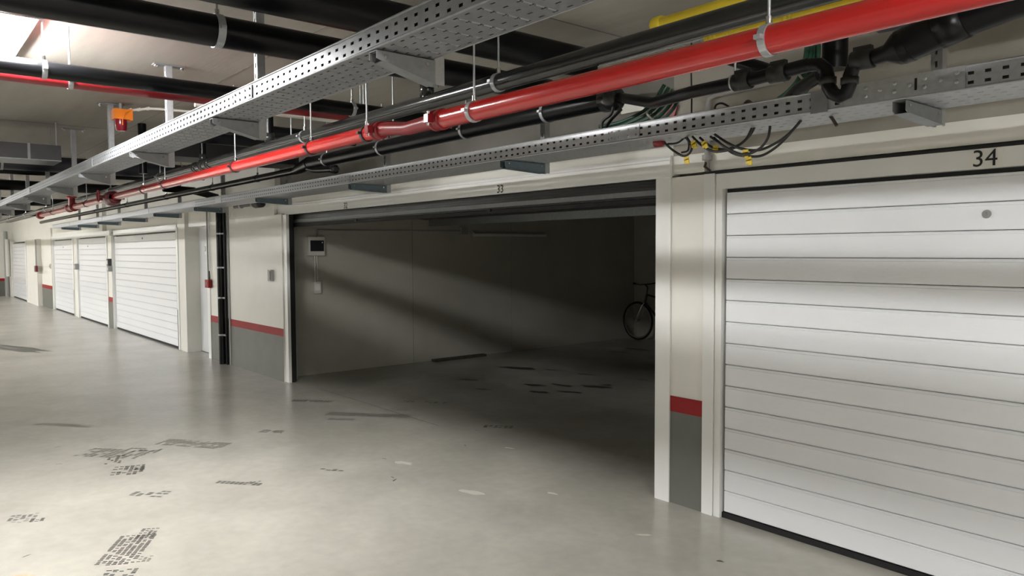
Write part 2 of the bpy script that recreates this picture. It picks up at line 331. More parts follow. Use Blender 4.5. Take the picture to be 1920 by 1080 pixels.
for dy in (-0.014,0.014): MB().tube([(GX+0.015,4.27+dy,1.21),(GX+0.015,4.27+dy,1.55)],0.010).build('conduit','pale_plastic',cd)
gc=tag(MB().tube([(GX+0.012,4.29,1.88),(GX+0.012,4.6,1.88),(GX+0.012,6.60,1.90)],0.010).build('wall_conduit','grey_plastic',None,(GX,5.4,1.88)),'thin grey conduit running along the garage side wall','conduit')
jb=tag(MB().bbox(GX,6.58,1.85,GX+0.05,6.70,1.96).build('junction_box','grey_plastic',None,(GX,6.64,1.85)),'small grey junction box beside the unlit tube lamp','junction box')
MB().tube([(GX+0.02,6.64,1.96),(GX+0.02,6.64,2.6)],0.010).build('conduit','grey_plastic',jb)
gt=thing('tube_lamp','unlit tube lamp on the dark garage side wall','lamp',(GX,7.5,1.84))
MB().box(GX,6.80,1.86,GX+0.05,8.25,1.90).build('body','grey_plastic',gt); MB().tube([(GX+0.06,6.82,1.845),(GX+0.06,8.23,1.845)],0.025).build('tube','pale_plastic',gt)
for y in (6.81,8.24): MB().lathe((GX+0.06,y,1.845),'y',[(-0.015,0.029),(0.015,0.029)],14).build('end_cap','pale_plastic',gt)
sp=at(1175,500,10.42); bs=thing('wall_socket','small grey socket box with conduit on the garage back wall','socket',(sp.x,10.45,1.2))
MB().bbox(sp.x-0.05,10.44,at(1175,540,10.45).z,sp.x+0.05,10.5,at(1175,515,10.45).z).build('case','pale_plastic',bs); MB().tube([(sp.x+0.01,10.485,at(1175,515,10.45).z),(sp.x+0.01,10.485,2.2)],0.014).build('conduit','grey_plastic',bs)
pk0=atz(805,677); pk1=atz(900,666)
pk=tag(MB().prism([(GX+0.06,pk0.y),(GX+0.16,pk0.y),(GX+0.17,pk1.y),(GX+0.07,pk1.y)],'z',0.0,0.035).build('wooden_plank','wood_dark',None,(GX+0.1,6.3,0)),'dark wooden plank lying along the foot of garage wall','plank')

# ------------------------------------------------------------------ bicycle by the back wall
def bicycle():
    c=at(1196,601,10.22); R=0.325; x0=c.x; y=10.22; z=R+0.02; B=thing('bicycle','dark bicycle standing by the back wall of the open garage','bicycle',(x0+0.5,y,0))
    for k,xc in enumerate((x0,x0+1.02)):
        wh=MB(); n=36
        pts=[(xc+R*math.cos(2*math.pi*i/n),y,z+R*math.sin(2*math.pi*i/n)) for i in range(n+1)]
        wheel=wh.tube(pts,0.019,8,False).build('wheel','rubber',B)
        MB().ring((xc,y,z),'y',R-0.036,R-0.014,0.022,36).build('rim','chrome',wheel)
        sp_=MB()
        for i in range(14):
            q=2*math.pi*i/14; sp_.tube([(xc+0.02*math.cos(q+1),y+(0.02 if i%2 else -0.02),z+0.02*math.sin(q+1)),(xc+(R-0.03)*math.cos(q),y,z+(R-0.03)*math.sin(q))],0.0018,4,False)
        sp_.build('spokes','chrome',wheel); MB().lathe((xc,y,z),'y',[(-0.045,0.014),(-0.04,0.022),(0.04,0.022),(0.045,0.014)],14).build('hub','chrome',wheel)
    hd=(x0+0.20,y,0.82); hd2=(x0+0.16,y,0.68); bb=(x0+0.60,y,0.29); st=(x0+0.74,y,0.78)
    f=MB(); f.tube([hd,(st[0]-0.02,y,0.72)],0.017); f.tube([hd2,bb],0.02); f.tube([bb,st],0.016); f.tube([hd,hd2],0.022)
    f.tube([bb,(x0+1.02,y+0.03,z)],0.011); f.tube([(st[0]-0.02,y,0.70),(x0+1.02,y+0.03,z)],0.010); f.build('frame','bike_frame',B)
    fk=MB(); 
    for s in (-0.05,0.05): fk.tube([hd2,(hd2[0]-0.03,y+s,0.62),(x0+0.03,y+s,z+0.06),(x0,y+s,z)],0.012)
    fk.build('fork','chrome',B)
    MB().tube([hd,(x0+0.22,y,0.95),(x0+0.16,y,1.0)],0.014).build('stem','bike_frame',B)
    hb=MB().tube([(x0+0.20,y-0.30,1.02),(x0+0.16,y-0.15,1.0),(x0+0.16,y+0.14,1.0),(x0+0.20,y+0.26,1.02)],0.013).build('handlebar','bike_frame',B)
    for s in (-1,1): MB().tube([(x0+0.20,y+(-0.30 if s<0 else 0.26),1.02),(x0+0.235,y+(-0.38 if s<0 else 0.275),1.03)],0.018).build('grip','rubber',hb)
    MB().tube([st,(st[0]+0.03,y,0.93)],0.013).build('seat_post','chrome',B)
    MB().prism([(st[0]-0.10,0.93),(st[0]-0.12,0.96),(st[0]+0.10,0.98),(st[0]+0.16,0.97),(st[0]+0.15,0.93),(st[0]+0.02,0.92)],'y',y-0.05,y+0.05).build('saddle','rubber',B)
    cr=MB().ring((bb[0],y-0.05,bb[2]),'y',0.055,0.09,0.006,24).build('chainring','dark_steel',B)
    MB().tube([bb,(bb[0],y-0.09,bb[2]),(bb[0]+0.08,y-0.09,bb[2]-0.14)],0.010).build('crank','chrome',B); MB().box(bb[0]+0.04,y-0.18,bb[2]-0.155,bb[0]+0.13,y-0.09,bb[2]-0.13).build('pedal','rubber',B)
bicycle()

# ------------------------------------------------------------------ number signs
def number(body,x,z,y,size,plate,label):
    t=thing('number_sign',label,'number',(x,y,z))
    if plate: MB().box(x-size*0.66,y-0.002,z-size*0.40,x+size*0.66,y,z+size*0.40).build('plate','number_plate',t)
    digits(body,size,t,(x,y-0.0035,z)); return t
number('34',-1.232,1.998,W-0.006,0.105,True,'black number 34 on the fascia of the nearest door')
number('33',at(938,355,W-0.03).x,at(938,355,W-0.03).z,W-0.028,0.088,False,'black number 33 on the open garage fascia, nearer the white pillar')
number('32',at(648,386,W-0.03).x,at(648,386,W-0.03).z,W-0.028,0.088,False,'black number 32 on the open garage fascia, nearer the black downpipe')

# ------------------------------------------------------------------ strip lamps
def lamp(x,LAMP_Y,label):
    L=thing('strip_lamp',label,'lamp',(x,LAMP_Y,CEIL),group='strip lamps on the corridor ceiling'); h=0.63
    MB().prism([(LAMP_Y-0.085,CEIL),(LAMP_Y-0.085,CEIL-0.055),(LAMP_Y-0.079,CEIL-0.055),(LAMP_Y-0.079,CEIL-0.028),(LAMP_Y+0.079,CEIL-0.028),(LAMP_Y+0.079,CEIL-0.055),(LAMP_Y+0.085,CEIL-0.055),(LAMP_Y+0.085,CEIL)],'x',x-h,x+h).build('housing','pale_plastic',L)
    MB().prism([(LAMP_Y-0.075,CEIL-0.03),(LAMP_Y-0.06,CEIL-0.075),(LAMP_Y-0.03,CEIL-0.085),(LAMP_Y+0.03,CEIL-0.085),(LAMP_Y+0.06,CEIL-0.075),(LAMP_Y+0.075,CEIL-0.03)],'x',x-h+0.02,x+h-0.02).build('diffuser','tube_glow',L)
    for s in (-1,1): MB().box(x+s*(h-0.02),LAMP_Y-0.086,CEIL-0.088,x+s*(h+0.002),LAMP_Y+0.086,CEIL).build('end_cap','grey_plastic',L)
names=['lit white strip lamp on ceiling at the upper left corner','lit strip lamp on the ceiling just above the viewer','lit strip lamp on the ceiling behind the viewer']+['lit strip lamp of the far row across from the doors, %s from the viewer'%k for k in ('first','second','third','fourth','fifth','sixth','last')]
for (x,y),nm in zip(LAMPS,names): lamp(x,y,nm)

# ------------------------------------------------------------------ cable trays
def sheet(mb,u0,u1,pitch,hole,vb,rows,P,off=0.0):
    # perforated sheet: u cells with holes, v breaks vb, hole rows by index
    n=int(round((u1-u0)/pitch)); 
    for i in range(n):
        a=u0+i*pitch; b=a+pitch-hole; c=a+pitch
        mb.add([P(a,vb[0]),P(b,vb[0]),P(b,vb[-1]),P(a,vb[-1])],[(0,1,2,3)])
        j=0
        while j<len(vb)-1:
            if j in rows: j+=1; continue
            mb.add([P(b,vb[j]),P(c,vb[j]),P(c,vb[j+1]),P(b,vb[j+1])],[(0,1,2,3)]); j+=1
    return mb
def cable_tray(name,label,ya,yb,z0,h,x_hole,x_near,x_far,m='galvanised',ribs=True):
    T=thing(name,label,'cable tray',((x_hole+x_near)/2,(ya+yb)/2,z0))
    vb=[z0,z0+h*0.19,z0+h*0.33,z0+h*0.60,z0+h*0.74,z0+h]
    for y,side in ((ya,'near'),(yb,'far')):
        mb=sheet(MB(),x_hole,x_near,0.052,0.019,vb,(1,3),lambda u,v,y=y:(u,y,v))
        mb.add([(x_far,y,z0),(x_hole,y,z0),(x_hole,y,z0+h),(x_far,y,z0+h)],[(0,1,2,3)])
        s=solidify(mb.build('side_rail',m,T),0.0016)
        MB().tube([(x_far,y,z0+h),(x_near,y,z0+h)],0.0042,8).build('rolled_lip',m,s)
        MB().tube([(x_far,y,z0+0.002),(x_near,y,z0+0.002)],0.0045,8).build('bottom_bead',m,s)
        x=x_near-1.05
        while x>x_far+1:                                             # coupler plates between lengths
            o=(-0.004 if side=='near' else 0.004); k=MB().box(x-0.10,y+o-0.0012,z0+0.006,x+0.10,y+o+0.0012,z0+h-0.006).build('coupler_plate',m,s); x-=3.0
            for dx in (-0.08,-0.03,0.03,0.08):
                for fz in (0.3,0.7):
                    if x>-9 and side=='near': MB().lathe((x+3.0+dx,y+o*1.6,z0+h*fz),'y',[(-0.003,0.005),(0.003,0.005)],6).build('bolt','bracket_steel',s)
    wd=yb-ya; rows=(1,3,5,7,9); b=[ya]
    for k in range(5):
        c=ya+wd*(0.10+0.2*k); b+=[c-0.003,c+0.003]
    b.append(yb)
    bm=sheet(MB(),x_hole,x_near,0.052,0.020,b,rows,lambda u,v:(u,v,z0))
    bm.add([(x_far,ya,z0),(x_hole,ya,z0),(x_hole,yb,z0),(x_far,yb,z0)],[(0,1,2,3)])
    base=solidify(bm.build('base',m,T),0.0014)
    if ribs:
        rb=MB(); x=x_near
        while x>x_hole:
            for k in range(4):
                c=ya+wd*(0.2+0.2*k); rb.prism([(x-0.004,z0),(x-0.002,z0-0.003),(x+0.002,z0-0.003),(x+0.004,z0)],'y',c-wd*0.07,c+wd*0.07)
            x-=0.104
        tag(rb.build('embossed_ribs',m,base),kind='stuff')
    return T
T1Z=2.20; T1A=1.13; T1B=1.33
cable_tray('cable_tray','large perforated galvanised cable tray running under the ceiling, nearest the viewer',T1A,T1B,T1Z,0.066,-16.0,1.0,-30.0,m='galvanised_dull')
T2Z=2.146; T2A=2.86; T2B=3.17
cable_tray('cable_tray','lower perforated galvanised cable tray in front of the garage fascia',T2A,T2B,T2Z,0.078,-9.4,1.5,-19.5,ribs=False)

def channel_post(x,y0,z0,z1,w,d,parent,m,slots=True):
    # C channel open towards +y, slotted web facing the corridor
    mb=MB()
    if slots:
        n=int((z1-z0)/0.05); hx=w*0.16
        for i in range(n):
            a=z0+i*0.05; b=a+0.026; c=a+0.05 if i<n-1 else z1
            mb.add([(x-w/2,y0,a),(x+w/2,y0,a),(x+w/2,y0,b),(x-w/2,y0,b)],[(0,1,2,3)])
            mb.add([(x-w/2,y0,b),(x-hx,y0,b),(x-hx,y0,c),(x-w/2,y0,c)],[(0,1,2,3)]); mb.add([(x+hx,y0,b),(x+w/2,y0,b),(x+w/2,y0,c),(x+hx,y0,c)],[(0,1,2,3)])
    else: mb.add([(x-w/2,y0,z0),(x+w/2,y0,z0),(x+w/2,y0,z1),(x-w/2,y0,z1)],[(0,1,2,3)])
    for sx in (-1,1):
        X=x+sx*w/2; mb.add([(X,y0,z0),(X,y0+d,z0),(X,y0+d,z1),(X,y0,z1)],[(0,1,2,3)])
        mb.add([(X,y0+d,z0),(X-sx*w*0.22,y0+d,z0),(X-sx*w*0.22,y0+d,z1),(X,y0+d,z1)],[(0,1,2,3)])
    return solidify(mb.build('post',m,parent),0.002)
def arm(x,ya,yb,zt,h0,h1,wd,parent,m):
    a=MB()
    for s in (-1,1): a.prism([(ya,zt),(yb,zt),(yb,zt-h1),(ya+0.02,zt-h0),(ya,zt-h0*0.8)],'x',x+s*wd/2-0.0012,x+s*wd/2+0.0012)
    a.box(x-wd/2,ya,zt-0.002,x+wd/2,yb,zt)
    o=a.build('arm',m,parent); k=MB()
    k.prism([(ya+0.02,zt-h0),(yb,zt-h1),(yb,zt-h1+0.002),(ya+0.02,zt-h0+0.002)],'x',x-wd/2-0.006,x+wd/2+0.006); k.build('flange',m,o)
    for yy in (ya+0.03,yb-0.03):
        MB().lathe((x-wd/2-0.001,yy,zt-0.016),'x',[(-0.004,0.006),(0,0.006)],6).build('bolt','chrome',o); MB().lathe((x+wd/2,yy,zt-0.016),'x',[(0,0.006),(0.004,0.006)],6).build('bolt','chrome',o)
    return o
ordn=['first','second','third','fourth','fifth','sixth','seventh','eighth','ninth','tenth','eleventh','twelfth','thirteenth']
xs=[-2.0,-3.45,-4.90,-6.45]+[-6.45-1.5*i for i in range(1,9)]
for i,x in enumerate(xs):
    B=thing('tray_bracket','%s steel hanger bracket from the right under the large cable tray'%ordn[i],'bracket',(x,1.34,CEIL),group='brackets of the large cable tray')
    channel_post(x,1.338,T1Z-0.078,CEIL-0.006,0.036,0.036,B,'galvanised'); arm(x,T1A+0.0,1.338,T1Z-0.005,0.03,0.074,0.042,B,'bracket_steel')
    MB().box(x-0.03,1.27,CEIL-0.008,x+0.03,1.45,CEIL).build('ceiling_plate','bracket_steel',B)
    for yy in (1.285,1.435): MB().lathe((x,yy,CEIL-0.008),'z',[(-0.014,0.006),(-0.008,0.011),(0,0.011)],8).build('bolt','chrome',B)
xs2=[-1.22,-3.52,-5.46,-7.44,-9.41,-11.2,-13.0,-14.8,-16.6,-18.4]
for i,x in enumerate(xs2):
    m='bracket_steel' if i==0 else 'blue_steel'
    B=thing('tray_bracket','%s %s steel bracket from the right under the lower cable tray'%(ordn[i],'grey' if i==0 else 'blue-grey'),'bracket',(x,3.19,CEIL),group='brackets of the lower cable tray')
    channel_post(x,3.185,T2Z-0.062,CEIL-0.006,0.040,0.040,B,'galvanised',slots=i<5); arm(x,T2A+0.0,3.185,T2Z-0.005,0.045,0.058,0.046,B,m)
    MB().box(x-0.035,3.10,CEIL-0.008,x+0.035,3.32,CEIL).build('ceiling_plate','bracket_steel',B)
def filler_cables(label,grp,ya,z,xa,xb,spec):  # black cables added inside the trays to stand in for shade behind the slots
    for dy,dz,r in spec: tag(MB().tube([(xa,ya+dy,z+dz),((xa+xb)/2,ya+dy+0.004,z+dz),(xb,ya+dy,z+dz)],r,10).build('power_cable','cable_black',None,((xa+xb)/2,ya+dy,z)),label,'cable',grp)
filler_cables('black power cable lying inside the large tray, seen through its slots','cables laid in the large tray',T1A,T1Z+0.002,-20,0.9,((0.019,0.016,0.015),(0.021,0.046,0.014),(0.055,0.016,0.015),(0.09,0.016,0.015),(0.125,0.016,0.015),(0.16,0.016,0.015)))
filler_cables('black power cable lying inside the lower tray, seen through its slots','cables laid in the lower tray',T2A,T2Z+0.002,-18.5,1.4,((0.021,0.018,0.017),(0.021,0.053,0.017),(0.065,0.018,0.017),(0.11,0.018,0.017)))
# long slotted coupler plate at the right end of the lower tray
cp=tag(MB().box(-1.42,T2A-0.010,T2Z+0.004,-1.0,T2A-0.006,T2Z+0.080).build('coupler_strip','galvanised',None,(-1.2,T2A-0.008,T2Z)),'long galvanised joining strip on the lower tray above its grey bracket','joining strip')
for i in range(8):
    x=-1.39+i*0.052
    for zz in ((0.028,0.058) if i%2 else (0.043,)): MB().lathe((x,T2A-0.011,T2Z+zz),'y',[(-0.002,0.003),(-0.001,0.007),(0.003,0.007)],10).build('rivet','galvanised',cp)
    if i==4: MB().box(x+0.018,T2A-0.0112,T2Z+0.022,x+0.026,T2A-0.0098,T2Z+0.064).build('slot','black_matt',cp)
cl=at(1535,192,T2A-0.01)
tag(MB().box(cl.x-0.035,T2A-0.008,T2Z-0.006,cl.x+0.035,T2A-0.003,T2Z+0.082).build('cover_clip','bracket_steel',None,(cl.x,T2A-0.006,T2Z)),'flat dark grey clip plate on the lower tray beside the drain trap','clip')

# ------------------------------------------------------------------ pipes
def spline(pts,n=8):
    P=[Vector(p) for p in pts]; P=[P[0]]+P+[P[-1]]; out=[]
    for i in range(1,len(P)-2):
        for k in range(n):
            t=k/n; a,b,c,d=P[i-1],P[i],P[i+1],P[i+2]
            out.append(0.5*((2*b)+(c-a)*t+(2*a-5*b+4*c-d)*t*t+(3*b-a-3*c+d)*t**3))
    out.append(P[-2]); return out
def clamps(P,tube_obj,ax,cs,r,c0,m='galvanised',rod=True,w=0.022):
    # cs: positions along the axis; c0: (a,b) the two fixed coordinates
    for c in cs:
        ctr=(c,c0[0],c0[1]) if ax=='x' else (c0[0],c,c0[1])
        k=MB().ring(ctr,ax,r+0.0005,r+0.0045,w,28)
        side=Vector((0,1,0)) if ax=='x' else Vector((1,0,0))
        for s in (-1,1):
            e=Vector(ctr)+side*s*(r+0.010); k.box(e.x-0.010,e.y-0.010,e.z-0.006,e.x+0.010,e.y+0.010,e.z+0.006)
        ko=k.build('clamp',m,P)
        MB().lathe((ctr[0],ctr[1],ctr[2]+r+0.002),'z',[(0,0.010),(0.022,0.010)],6).build('nut','chrome',ko)
        if rod: MB().tube([(ctr[0],ctr[1],ctr[2]+r+0.02),(ctr[0],ctr[1],CEIL)],0.0045,8).build('hanger_rod','galvanised',ko)
def run(name,label,cat,pts,r,m,cl=(),ax=None,rod=True,n=24,clm='galvanised',w=0.022,group=None):
    mid=sum((Vector(p) for p in pts),Vector())/len(pts); P=thing(name,label,cat,mid,group); t=MB().tube(pts,r,n).build('tube',m,P)
    if cl: clamps(P,t,ax,cl,r,(pts[0][1],pts[0][2]) if ax=='x' else (pts[0][0],pts[0][2]),clm,rod,w)
    return P
def collar(P,c,ax,r,L,m,ro=None,n=24,name='coupling'):
    ro=ro or r*1.16
    return MB().lathe(c,ax,[(-L/2,r),(-L/2,ro*0.97),(-L/2+0.006,ro),(-L/6,ro),(-L/6,ro*0.95),(L/6,ro*0.95),(L/6,ro),(L/2-0.006,ro),(L/2,ro*0.97),(L/2,r)],n).build(name,m,P)
# corridor pipes (along x)
BY,BZ,BR=2.06,2.328,0.0365
bp=run('drain_pipe','dark grey glossy pipe running above the bright red pipe','pipe',[(-24,BY,BZ),(3,BY,BZ)],BR,'grey_pipe',cl=(-0.6,-2.56,-4.52,-7.8,-9.9,-12.2,-14.6,-17,-19.5),ax='x')
for x in (-6.35,-6.52,-6.70): collar(bp,(x,BY,BZ),'x',BR,0.07,'grey_pipe')
for x,zz in ((-6.52,0),(-5.09,0),(-3.12,0)):
    MB().tube([(x,BY,BZ),(x,BY,CEIL if x<-4 else 2.42)],0.028,18).build('riser','black_pipe',bp); MB().lathe((x,BY,BZ+0.06),'z',[(-0.03,0.030),(-0.03,0.035),(0.03,0.035),(0.03,0.030)],18).build('riser_collar','grey_pipe',bp)
RY,RZ,RR=1.86,2.168,0.0395
RZ2,RR2=2.186,0.0365
rp=run('sprinkler_pipe','bright red sprinkler pipe crossing the upper right of the picture','pipe',[(-2.70,RY,RZ),(3,RY,RZ)],RR,'red_pipe',cl=(-2.47,-1.14,0.6),ax='x',n=32)
rl=run('sprinkler_pipe','red sprinkler pipe continuing left of the grooved reducer towards the valve','pipe',[(-8.74,RY,RZ2),(-3.25,RY,RZ2)],RR2,'red_pipe',cl=(-3.36,-4.0,-5.2,-6.9,-7.6,-10.2,-12.6),ax='x',n=28,clm='dark_steel')
for a_,b_ in ((-13.8,-11.33),(-10.97,-9.06)): MB().tube([(a_,RY,RZ2),(b_,RY,RZ2)],RR2,28).build('tube','red_pipe',rl)
cpn=thing('pipe_reducer','dark red grooved reducer joining the two red pipe lengths','pipe fitting',(-2.95,RY,RZ))
MB().tube([(-3.26,RY,RZ2),(-3.16,RY,RZ2),(-2.98,RY,RZ-0.004),(-2.80,RY,RZ),(-2.68,RY,RZ)],[0.0365,0.031,0.030,0.033,0.0395],24).build('body','dark_red',cpn)
collar(cpn,(-3.24,RY,RZ2),'x',RR2,0.06,'dark_red',RR2*1.18); collar(cpn,(-2.72,RY,RZ),'x',RR,0.07,'dark_red',RR*1.16)
for x,zc in ((-2.72,RZ),(-3.24,RZ2)):
    for s in (-1,1): MB().box(x-0.016,RY+s*0.058-0.014,zc-0.018,x+0.016,RY+s*0.058+0.014,zc+0.018).build('lug','dark_red',cpn); MB().tube([(x,RY+s*0.058,zc-0.03),(x,RY+s*0.058,zc+0.03)],0.006,8).build('bolt','chrome',cpn)
# valve and fittings on the far red pipe
vv=thing('sprinkler_valve','dark maroon grooved valve body on the far red pipe','valve',(-8.9,RY,RZ2))
MB().lathe((-8.9,RY,RZ2-0.01),'x',[(-0.16,0.038),(-0.16,0.062),(-0.12,0.066),(-0.11,0.05),(-0.06,0.078),(0.06,0.078),(0.11,0.05),(0.12,0.066),(0.16,0.062),(0.16,0.038)],20).build('body','maroon',vv)
MB().tube([(-8.9,RY,RZ2),(-8.9,RY-0.13,RZ2+0.01)],0.014).build('stem','maroon',vv); MB().ring((-8.9,RY-0.13,RZ2+0.01),'y',0.05,0.062,0.012,20).build('handwheel','dark_red',vv)
for s in (-1,1): MB().box(-8.9+s*0.14-0.02,RY-0.09,RZ2-0.025,-8.9+s*0.14+0.02,RY+0.09,RZ2+0.02).build('lug','maroon',vv)
ff=thing('pipe_tee','red pipe tee with flange left of the maroon valve','pipe fitting',(-11.15,RY,RZ2))
MB().lathe((-11.15,RY,RZ2),'x',[(-0.18,0.038),(-0.18,0.056),(-0.13,0.056),(-0.12,0.044),(0.12,0.044),(0.13,0.056),(0.18,0.056),(0.18,0.038)],18).build('body','dark_red',ff); MB().tube([(-11.15,RY,RZ2),(-11.15,RY,RZ2+0.12)],0.04).build('branch','dark_red',ff)
MB().lathe((-11.15,RY,RZ2+0.12),'z',[(0,0.04),(0,0.06),(0.025,0.06),(0.03,0.04)],18).build('flange','red_pipe',ff)
collar(rl,(-13.75,RY,RZ2),'x',RR2,0.12,'dark_red',0.056,name='end_flange')
# lower black drain behind the red pipe
B2Y,B2Z,B2R=2.98,2.402,0.056
b2=run('drain_pipe','fat black drain pipe just below and behind the red pipe','pipe',[(-6.45,B2Y,B2Z),(-2.74,B2Y,B2Z)],B2R,'black_pipe',cl=(-3.25,-4.05,-5.15,-6.1),ax='x')
MB().lathe((-2.74,B2Y,B2Z),'x',[(-0.06,B2R),(-0.06,B2R*1.16),(0.03,B2R*1.16),(0.05,0.045),(0.05,0.02)],22).build('end_collar','grey_pipe',b2)
b3=run('drain_pipe','thin black pipe running far left below the red pipe','pipe',[(-22,B2Y,2.362),(-6.75,B2Y,2.362)],0.034,'black_pipe',cl=(-7.7,-9.1,-11.0,-13.2,-15.5),ax='x',clm='dark_steel')
fit=b2
MB().tube([(-6.76,B2Y,2.362),(-6.66,B2Y,2.375),(-6.44,B2Y,B2Z)],[0.038,0.050,0.062],20).build('reducer','black_pipe',fit); MB().tube([(-6.56,B2Y,2.38),(-6.3,B2Y-0.02,2.33),(-5.9,B2Y-0.03,2.30)],0.03,16).build('branch','black_pipe',fit)
MB().lathe((-5.9,B2Y-0.03,2.30),(0.4,-0.01,-0.03),[(-0.03,0.03),(-0.03,0.037),(0.02,0.037),(0.03,0.02)],16).build('plug','grey_pipe',fit)
b6=run('drain_pipe','big dark navy pipe along the wall top at the right edge','pipe',[(-1.5,3.3,2.60),(3,3.3,2.60)],0.075,'navy')
# drain with trap at the right
D=2.6; H=[at(1165,203,2.5),at(1250,183,D),at(1400,152,D),at(1530,121,D)]
dr=thing('drain_trap','black waste pipe with U-shaped trap hanging above the lower tray','drain pipe',(-1.6,D,2.2))
MB().tube([(-2.70,B2Y,B2Z),tuple(at(1225,193,2.75)),tuple(at(1300,172,D)),tuple(at(1400,151,D)),tuple(at(1515,122,D))],0.026,18).build('inlet_pipe','black_pipe',dr)
tp=[at(1515,122,D),at(1537,121,D),at(1549,131,D),at(1552,148,D),at(1554,163,D),at(1562,176,D),at(1575,181,D),at(1587,175,D),at(1592,160,D),at(1594,143,D),at(1600,126,D),at(1614,113,D),at(1640,107,D)]
MB().tube(tp,0.025,18).build('trap','black_pipe',dr)
for q,u in ((at(1552,152,D),'z'),(at(1593,152,D),'z')): MB().lathe(q,'z',[(-0.012,0.025),(-0.012,0.030),(0.012,0.030),(0.012,0.025)],18).build('union_nut','black_matt',dr)
for q in (at(1392,153,D),at(1460,137,D),at(1618,112,D)):
    k=MB().lathe(q,'x',[(-0.035,0.026),(-0.035,0.034),(0.035,0.034),(0.035,0.026)],18).build('coupling','black_matt',dr); MB().box(q.x-0.03,q.y-0.012,q.z+0.03,q.x+0.03,q.y+0.012,q.z+0.045).build('clip','black_matt',k)
q=at(1378,155,D); k=MB().ring(q,'x',0.0265,0.032,0.02,20).build('clamp','galvanised',dr); MB().tube([(q.x,q.y,q.z+0.03),(q.x,q.y,CEIL)],0.005,8).build('hanger_rod','galvanised',k)
q0,q1,q2,q3,q4=at(1640,107,D),at(1672,97,D),at(1790,42,D),at(1850,18,D),at(2050,-10,D)
dg=thing('waste_pipe','thick black waste pipe rising diagonally to the right edge','drain pipe',(-0.95,D,2.3))
MB().tube([q0,q1-(q1-q0)*0.3,q1+(q2-q1)*0.1,q1+(q2-q1)*0.3],[0.027,0.030,0.055,0.060],20).build('reducer','black_pipe',dg); MB().tube(spline([q1+(q2-q1)*0.15,q1+(q2-q1)*0.7,q2,q3,at(1930,-8,D),q4],6),0.058,24).build('tube','black_pipe',dg)
MB().lathe(q2,(q2-q1),[(-0.05,0.058),(-0.05,0.063),(0.03,0.063),(0.03,0.058)],24).build('socket','black_pipe',dg)
yb=thing('waste_branch','black sloping branch pipe under the waste trap','drain pipe',(-1.5,2.75,2.15))
MB().tube([at(1450,136,2.7),at(1400,120,2.7),at(1340,100,2.75)],0.028,16).build('tube','black_pipe',yb); MB().tube([at(1540,140,2.75),at(1500,165,2.85),at(1478,185,2.95)],0.026,16).build('leg','black_pipe',yb)
bx=run('soil_stack','black vertical soil pipe behind the trap at the right','drain pipe',[tuple(at(1565,130,3.3)),(at(1565,130,3.3).x,3.3,CEIL)],0.055,'black_pipe')
# yellow gas pipes
y1=run('gas_pipe','yellow gas pipe with capped end above the dark grey pipe','pipe',[tuple(at(1238,46,2.3)),(2,2.3,at(1238,46,2.3).z)],0.025,'yellow_pipe'); e=at(1231,47,2.3); MB().lathe(e,'x',[(-0.022,0.010),(-0.018,0.024),(-0.008,0.030),(0.03,0.030),(0.03,0.025)],18).build('end_cap','yellow_pipe',y1)
z2=at(1500,27,2.5).z; y2=run('gas_pipe','second yellow gas pipe seen between the grey and red pipes','pipe',[(at(1325,77,2.5).x,2.5,z2),(2,2.5,z2)],0.022,'yellow_pipe')
for u in (1340,1372,1480): collar(y2,(at(u,70,2.5).x,2.5,z2),'x',0.022,0.035,'yellow_pipe')
# cross pipes (along y)
c1=run('waste_pipe','long black pipe crossing the ceiling above the tray, second from top left','pipe',[(-3.135,-4.9,2.495),(-3.135,2.88,2.495)],0.0635,'black_pipe',cl=(-1.2,1.06,2.02),ax='y',n=32,w=0.03)
c3=run('waste_pipe','thickest black pipe crossing the ceiling at the very top','pipe',[(-2.82,-4.9,2.583),(-2.82,2.88,2.583)],0.077,'black_pipe',cl=(-0.9,0.2,1.98),ax='y',n=32,w=0.03)
c2=run('waste_pipe','black pipe crossing the ceiling with a red pipe along its underside','pipe',[(-4.25,-4.9,2.482),(-4.25,2.88,2.482)],0.041,'black_pipe',cl=(-1.3,0.61,2.25),ax='y',clm='galvanised',n=28)
cr=run('sprinkler_pipe','red cross pipe directly below the lamp, under a black pipe','pipe',[(-4.375,-4.9,2.462),(-4.375,2.88,2.462)],0.032,'dark_red',cl=(-1.1,0.74,2.4),ax='y',n=24,clm='galvanised')
c4=run('conduit_pipe','slim grey conduit crossing the ceiling beside the black cross pipes','conduit',[(-3.0,0.9,2.47),(-3.0,3.74,2.47)] if False else [(-3.33,1.5,2.60),(-3.33,3.74,2.60)],0.012,'bracket_steel')
c5=run('conduit_pipe','thin pale conduit under the red cross pipe','conduit',[(-4.55,1.4,2.455),(-4.55,3.3,2.455)],0.013,'pale_plastic')
# dark services further down the corridor
dt=thing('ventilation_duct','flat dark duct hanging across the far left ceiling','duct',(-7.7,-1,2.41))
MB().box(-8.0,-4.9,2.405,-7.6,1.2,2.535).build('casing','duct_dark',dt)
for y in (-1.6,-0.2,0.95): MB().box(-8.005,y,2.40,-7.595,y+0.02,2.54).build('seam','bracket_steel',dt)
MB().box(-8.01,-4.9,2.398,-7.59,1.2,2.405).build('bottom_flange','bracket_steel',dt)
for x in (-7.63,-7.97): MB().tube([(x,1.17,2.535),(x,1.17,CEIL)],0.006,8).build('hanger_rod','galvanised',dt)
run('waste_pipe','dark navy pipe crossing below the far duct','pipe',[(-9.0,-4.9,2.51),(-9.0,2.85,2.51)],0.08,'navy',cl=(0.9,2.6),ax='y')
run('waste_pipe','thin black pipe crossing lowest at the far left','pipe',[(-9.6,-4.9,2.475),(-9.6,2.85,2.475)],0.035,'black_pipe',cl=(0.7,2.5),ax='y')
